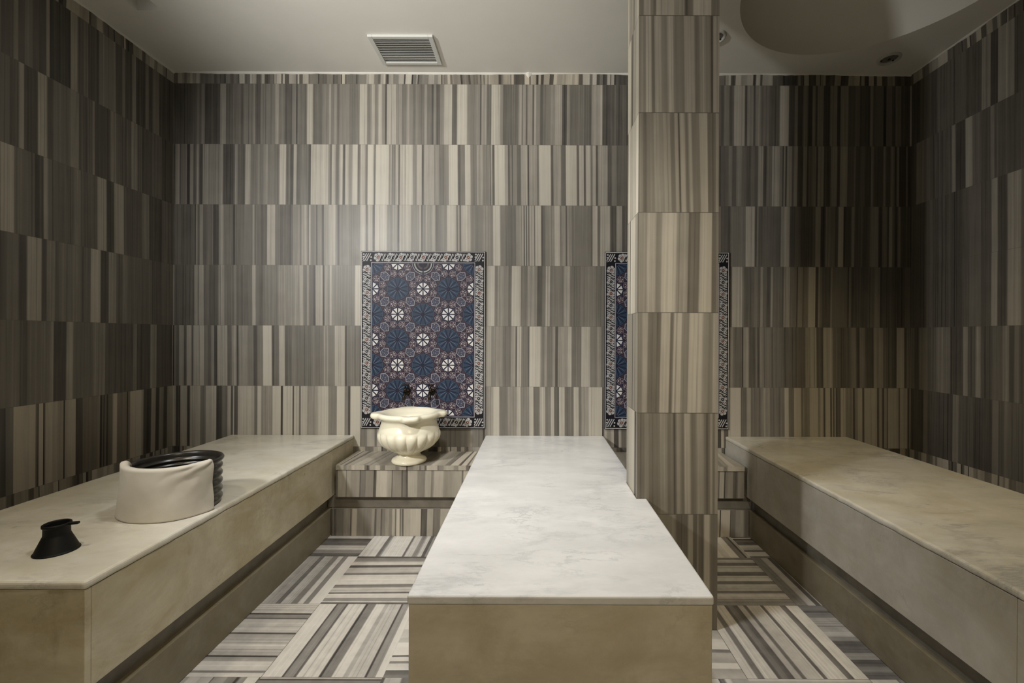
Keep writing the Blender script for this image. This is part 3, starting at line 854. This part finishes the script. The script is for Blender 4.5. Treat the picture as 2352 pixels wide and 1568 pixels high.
# ---------------------------------------------------------------- washbasin (kurna)
M_BASIN = plain('polished_cream_marble', (0.90, 0.85, 0.67), 0.22, spec=0.5, var=0.04, bscale=7)
M_BRONZE = plain('dark_bronze', (0.035, 0.028, 0.02), 0.35, 0.8, var=0.3, bscale=25)
root = empty('washbasin', (-0.752, 2.672, 0.424))
tag(root, 'polished cream stone washbasin on a fluted foot, standing on the striped ledge', 'washbasin')
ears = [math.radians(a) for a in (193, 288, 13, 108)]
def ear(a):
    v = 0
    for e in ears:
        d = abs((a - e + PI) % (2 * PI) - PI)
        v = max(v, 1 / (1 + math.exp((d - 0.235) / 0.035)))
    return v
def flute(a, n=18):
    t = (a * n / (2 * PI)) % 1.0
    return math.sin(PI * t) ** 0.6
def basin_r(rad, zz, a):
    r = rad
    if zz > 0.262 and rad > 0.155:                      # rim with its ears
        k = min(1, (rad - 0.155) / 0.02)
        r += 0.036 * ear(a) * k
    if 0.066 < zz < 0.19 and rad > 0.07:
        t = (zz - 0.066) / (0.19 - 0.066)
        amp = 0.016 * math.sin(PI * min(1, t * 1.02)) ** 0.5 if t < 0.98 else 0
        r += amp * (flute(a) - 0.6)
    return r
bm = bmesh.new()
prof = [(0.0, 0.0), (0.094, 0.0), (0.101, 0.004), (0.103, 0.012), (0.100, 0.020), (0.090, 0.027), (0.076, 0.034), (0.068, 0.042), (0.066, 0.052), (0.070, 0.060), (0.079, 0.064),
        (0.090, 0.070), (0.108, 0.078), (0.128, 0.090), (0.147, 0.105), (0.162, 0.122), (0.173, 0.140), (0.179, 0.156), (0.181, 0.170), (0.180, 0.180), (0.177, 0.189),
        (0.176, 0.196), (0.171, 0.210), (0.165, 0.225), (0.161, 0.240), (0.160, 0.252), (0.164, 0.262), (0.174, 0.268), (0.182, 0.274), (0.186, 0.283), (0.185, 0.292), (0.179, 0.299), (0.170, 0.302),
        (0.160, 0.3005), (0.148, 0.294), (0.135, 0.284), (0.118, 0.274), (0.100, 0.266), (0.090, 0.258), (0.085, 0.240), (0.080, 0.20), (0.06, 0.17), (0.0, 0.165)]
rings = lathe(bm, prof, 288, basin_r)
bmesh.ops.remove_doubles(bm, verts=bm.verts, dist=1e-5)
bmesh.ops.recalc_face_normals(bm, faces=bm.faces)
o = obj('bowl', bm, M_BASIN, root, True)
# dark glossy disc low in the bowl
m, nt, b = new_mat('basin_dark_gloss'); b.inputs['Base Color'].default_value = (0.10, 0.10, 0.08, 1); b.inputs['Roughness'].default_value = 0.05
bm = bmesh.new(); bmesh.ops.create_circle(bm, cap_ends=True, segments=48, radius=0.0835, matrix=Matrix.Translation((0, 0, 0.235)))
obj('bowl_disc', bm, m, root)

# ---------------------------------------------------------------- taps
def tap(x, zz, rot, label):
    root = empty('tap', (x, YB - 0.0145, zz)); tag(root, label, 'tap', 'taps above the washbasin')
    bm = bmesh.new(); lathe(bm, [(0.0, 0), (0.021, 0), (0.021, 0.003), (0.016, 0.007), (0.010, 0.009), (0, 0.009)], 28)
    bmesh.ops.rotate(bm, matrix=Matrix.Rotation(PI / 2, 3, 'X'), verts=bm.verts); obj('escutcheon', bm, M_BRONZE, root, True)
    bm = bmesh.new()
    tube(bm, [(0, -0.005, 0), (0, -0.03, 0), (0, -0.05, 0.0)], [0.010, 0.0125, 0.0125], 16)
    tube(bm, [(0, -0.042, 0.0), (0, -0.042, 0.02), (0, -0.042, 0.032)], [0.010, 0.011, 0.006], 16)
    obj('body', bm, M_BRONZE, root, True)
    bm = bmesh.new()
    tube(bm, [(0, -0.045, -0.004), (0, -0.062, -0.010), (0, -0.072, -0.022), (0, -0.074, -0.042)], [0.010, 0.0095, 0.009, 0.0105], 16)
    obj('spout', bm, M_BRONZE, root, True)
    bm = bmesh.new()
    tube(bm, [(0, -0.042, 0.030), (0, -0.042, 0.048)], [0.0045, 0.0045], 12)
    for a in (rot, rot + PI / 2):
        d = Vector((math.cos(a), math.sin(a), 0)) * 0.021
        c = Vector((0, -0.042, 0.048))
        tube(bm, [c - d, c - d * 0.8, c, c + d * 0.8, c + d], [0.0045, 0.006, 0.004, 0.006, 0.0045], 12)
    lathe(bm, [(0.0, 0), (0.008, 0.0), (0.008, 0.006), (0.0, 0.009)], 16, None, (0, -0.042, 0.046))
    obj('handle', bm, M_BRONZE, root, True)
tap(-0.829, 0.815, 0.3, 'dark bronze tap on the tile panel, the left one of the pair')
tap(-0.667, 0.815, 0.7, 'dark bronze tap on the tile panel, the right one of the pair')

# ---------------------------------------------------------------- black tub with cloth
M_BLACK = plain('black_enamel', (0.018, 0.016, 0.013), 0.28, spec=0.5, var=0.3, bscale=20)
root = empty('round_tub', (-1.353, 1.68, H_B)); tag(root, 'black ribbed round tub on the left bench, partly wrapped in cloth', 'tub')
bm = bmesh.new()
R = 0.143
prof = [(0.0, 0.0), (R - 0.012, 0.0), (R - 0.004, 0.004)]
for k in range(5):
    z0_ = 0.012 + k * 0.030
    prof += [(R - 0.004, z0_), (R + 0.001, z0_ + 0.006), (R + 0.001, z0_ + 0.012), (R - 0.004, z0_ + 0.018)]
prof += [(R - 0.002, 0.160), (R + 0.004, 0.165), (R + 0.006, 0.171), (R + 0.003, 0.177), (R - 0.004, 0.178), (R - 0.009, 0.172), (R - 0.010, 0.160)]
for k in range(4):
    z0_ = 0.152 - k * 0.017
    prof += [(R - 0.011 - k * 0.002, z0_), (R - 0.018 - k * 0.003, z0_ - 0.003), (R - 0.019 - k * 0.003, z0_ - 0.007), (R - 0.013 - k * 0.002, z0_ - 0.010)]
prof += [(R - 0.028, 0.075), (R - 0.04, 0.068), (R - 0.055, 0.073), (R - 0.07, 0.067), (R - 0.085, 0.072), (R - 0.1, 0.066), (0.0, 0.068)]
lathe(bm, prof, 96)
bmesh.ops.remove_doubles(bm, verts=bm.verts, dist=1e-5)
bmesh.ops.recalc_face_normals(bm, faces=bm.faces)
obj('shell', bm, M_BLACK, root, True)
# cloth wrapped round the near side, turned over the rim
m, nt, b = new_mat('white_cloth')
n1 = noise(nt, objvec(nt), 600, 2); n2 = noise(nt, objvec(nt), 9, 4)
rr_ = ramp(nt, [(0.3, (0.53, 0.49, 0.41)), (0.7, (0.61, 0.57, 0.49))]); nt.links.new(n2.outputs[0], rr_.inputs[0]); nt.links.new(rr_.outputs[0], b.inputs['Base Color'])
b.inputs['Roughness'].default_value = 0.85
bp = nt.nodes.new('ShaderNodeBump'); bp.inputs['Strength'].default_value = 0.15; bp.inputs['Distance'].default_value = 0.002
nt.links.new(n1.outputs[0], bp.inputs['Height']); nt.links.new(bp.outputs[0], b.inputs['Normal'])
M_CLOTH = m
bm = bmesh.new()
NA, NZ = 120, 46
A0, A1 = math.radians(204), math.radians(352)
def cloth_p(s, t):
    """s along the wrap 0..1 (left to right), t 0 at bottom .. 1 inside the rim"""
    a = A0 + (A1 - A0) * s
    tt = min(1, t / 0.86)
    zz = 0.002 + 0.178 * tt
    r = R + 0.0105
    r += 0.006 * (1 - tt) ** 2
    # flares out at the left hem
    r += 0.012 * max(0, 1 - s / 0.28) ** 1.3 * (1 - tt * 0.6)
    # soft folds
    r += 0.0022 * math.sin(9 * s + 3.0 * tt + 1.0) * (1 - 0.3 * tt)
    nv = mnoise.fractal(Vector((s * 3.0, tt * 1.2, 0.3)), 1.0, 2.0, 3)
    r += 0.003 * nv
    # creases fanning from the gathered right-hand corner
    k_ = max(0.0, (s - 0.55) / 0.45)
    ang = math.atan2(tt - 1.15, s - 1.08)
    r += k_ * 0.0065 * abs(math.sin(ang * 9.0 + 1.5 * nv)) ** 1.5
    r = max(r, R + 0.0085)
    zz += 0.0018 * (1 + math.sin(7 * s)) * tt
    if s < 0.14: zz += 0.009 * math.sin(PI * s / 0.14) * tt
    if t > 0.86:
        q_ = (t - 0.86) / 0.14
        r = r - 0.026 * math.sin(q_ * PI / 2)
        zz += 0.006 * math.sin(q_ * PI) - 0.016 * q_ * q_
    return (r * math.cos(a), r * math.sin(a), zz)
g_ = [[bm.verts.new(cloth_p(i / NA, j / NZ)) for j in range(NZ + 1)] for i in range(NA + 1)]
for i in range(NA):
    for j in range(NZ): bm.faces.new([g_[i][j], g_[i + 1][j], g_[i + 1][j + 1], g_[i][j + 1]])
o = obj('draped_cloth', bm, M_CLOTH, None, True, (-1.353, 1.68, H_B))
tag(o, 'off-white cloth wrapped around the near side of the black tub', 'cloth')
md = o.modifiers.new('thick', 'SOLIDIFY'); md.thickness = 0.0022; md.offset = 0

# ---------------------------------------------------------------- black funnel
root = empty('funnel', (-1.434, 1.335, H_B)); tag(root, 'small black upside-down funnel at the near end of the left bench', 'funnel')
bm = bmesh.new()
prof = [(0.0505, 0.0), (0.052, 0.0012), (0.0515, 0.003), (0.0495, 0.0045), (0.0485, 0.007), (0.0318, 0.0475), (0.0305, 0.0505), (0.0302, 0.053), (0.0300, 0.058), (0.0298, 0.073), (0.0302, 0.0745), (0.0325, 0.0755), (0.0330, 0.079), (0.0325, 0.083), (0.0300, 0.0845),
        (0.0280, 0.083), (0.0275, 0.080), (0.0270, 0.056), (0.0285, 0.048), (0.045, 0.010), (0.0485, 0.001), (0.0505, 0.0)]
lathe(bm, prof, 64); bmesh.ops.remove_doubles(bm, verts=bm.verts, dist=1e-6); bmesh.ops.recalc_face_normals(bm, faces=bm.faces)
MB = plain('black_plastic', (0.006, 0.006, 0.006), 0.55, spec=0.25)
obj('cone', bm, MB, root, True)
bm = bmesh.new()
bx(bm, (0.028, -0.006, 0.076), (0.055, 0.005, 0.0835)); o = obj('handle', bm, MB, root); bevel(o, 0.002)
o.rotation_euler = (0, 0, 0.25)
bm = bmesh.new()
bx(bm, (-0.037, -0.008, 0.066), (-0.026, 0.006, 0.080)); o = obj('lug', bm, MB, root); bevel(o, 0.002)

# ---------------------------------------------------------------- ceiling fittings
M_VENT = plain('white_vent_plastic', (0.60, 0.60, 0.56), 0.4)
M_DARK = plain('dark_void', (0.03, 0.03, 0.028), 0.8)
root = empty('ceiling_vent', (-0.777, 2.667, ZC)); tag(root, 'pale slatted ventilation grille set in the ceiling', 'vent')
hx, hy = 0.187, 0.132
bm = bmesh.new()
w = 0.026
bx(bm, (-hx, -hy, -0.014), (-hx + w, hy, 0)); bx(bm, (hx - w, -hy, -0.014), (hx, hy, 0))
bx(bm, (-hx + w, -hy, -0.014), (hx - w, -hy + w * 0.8, 0)); bx(bm, (-hx + w, hy - w * 0.8, -0.014), (hx - w, hy, 0))
o = obj('frame', bm, M_VENT, root); bevel(o, 0.002)
bm = bmesh.new(); bx(bm, (-hx + w, -hy + w * 0.8, -0.0015), (hx - w, hy - w * 0.8, -0.0005)); obj('backing', bm, M_DARK, root)
bm = bmesh.new()
ns = 14; span = 2 * hy - 1.6 * w
for k in range(ns):
    yc = -hy + w * 0.8 + span * (k + 0.5) / ns
    vs = [(-hx + w, yc - 0.0052, -0.0105), (-hx + w, yc + 0.0058, -0.0072), (-hx + w, yc + 0.0058, -0.0086), (-hx + w, yc - 0.0052, -0.0120)]
    a = [bm.verts.new(v) for v in vs]; b2 = [bm.verts.new((hx - w, v[1], v[2])) for v in vs]
    for i in range(4): bm.faces.new([a[i], a[(i + 1) % 4], b2[(i + 1) % 4], b2[i]])
    bm.faces.new(a[::-1]); bm.faces.new(b2)
bmesh.ops.recalc_face_normals(bm, faces=bm.faces)
obj('slats', bm, M_VENT, root)

def downlight(x, y, label, rad=0.062):
    root = empty('ceiling_downlight', (x, y, ZC)); tag(root, label, 'downlight', 'ceiling downlights')
    bm = bmesh.new()
    lathe(bm, [(rad * 0.72, 0), (rad * 0.74, -0.008), (rad * 0.82, -0.012), (rad * 0.95, -0.010), (rad, -0.003), (rad, 0.0)], 40)
    obj('trim_ring', bm, plain('satin_ring', (0.5, 0.49, 0.45), 0.4), root, True)
    bm = bmesh.new()
    lathe(bm, [(0.0, -0.004), (rad * 0.2, -0.0045), (rad * 0.55, -0.003), (rad * 0.72, -0.0005)], 32)
    bmesh.ops.remove_doubles(bm, verts=bm.verts, dist=1e-5)
    obj('lens', bm, plain('dull_lens', (0.16, 0.15, 0.13), 0.3), root, True)
    for k in range(3):
        bm = bmesh.new()
        a = k * 2 * PI / 3 + 0.4
        bmesh.ops.create_cone(bm, cap_ends=True, segments=10, radius1=0.005, radius2=0.004, depth=0.005, matrix=Matrix.Translation((rad * 0.62 * math.cos(a), rad * 0.62 * math.sin(a), -0.0040)))
        obj('screw', bm, M_DARK, root)
    bm = bmesh.new()
    bmesh.ops.create_cone(bm, cap_ends=True, segments=12, radius1=0.008, radius2=0.006, depth=0.006, matrix=Matrix.Translation((0, 0, -0.0065)))
    obj('centre_knob', bm, M_DARK, root)
downlight(2.178, 2.736, 'round unlit ceiling downlight in the dark corner on the right')
downlight(1.028, 2.546, 'round ceiling downlight half hidden behind the pillar')
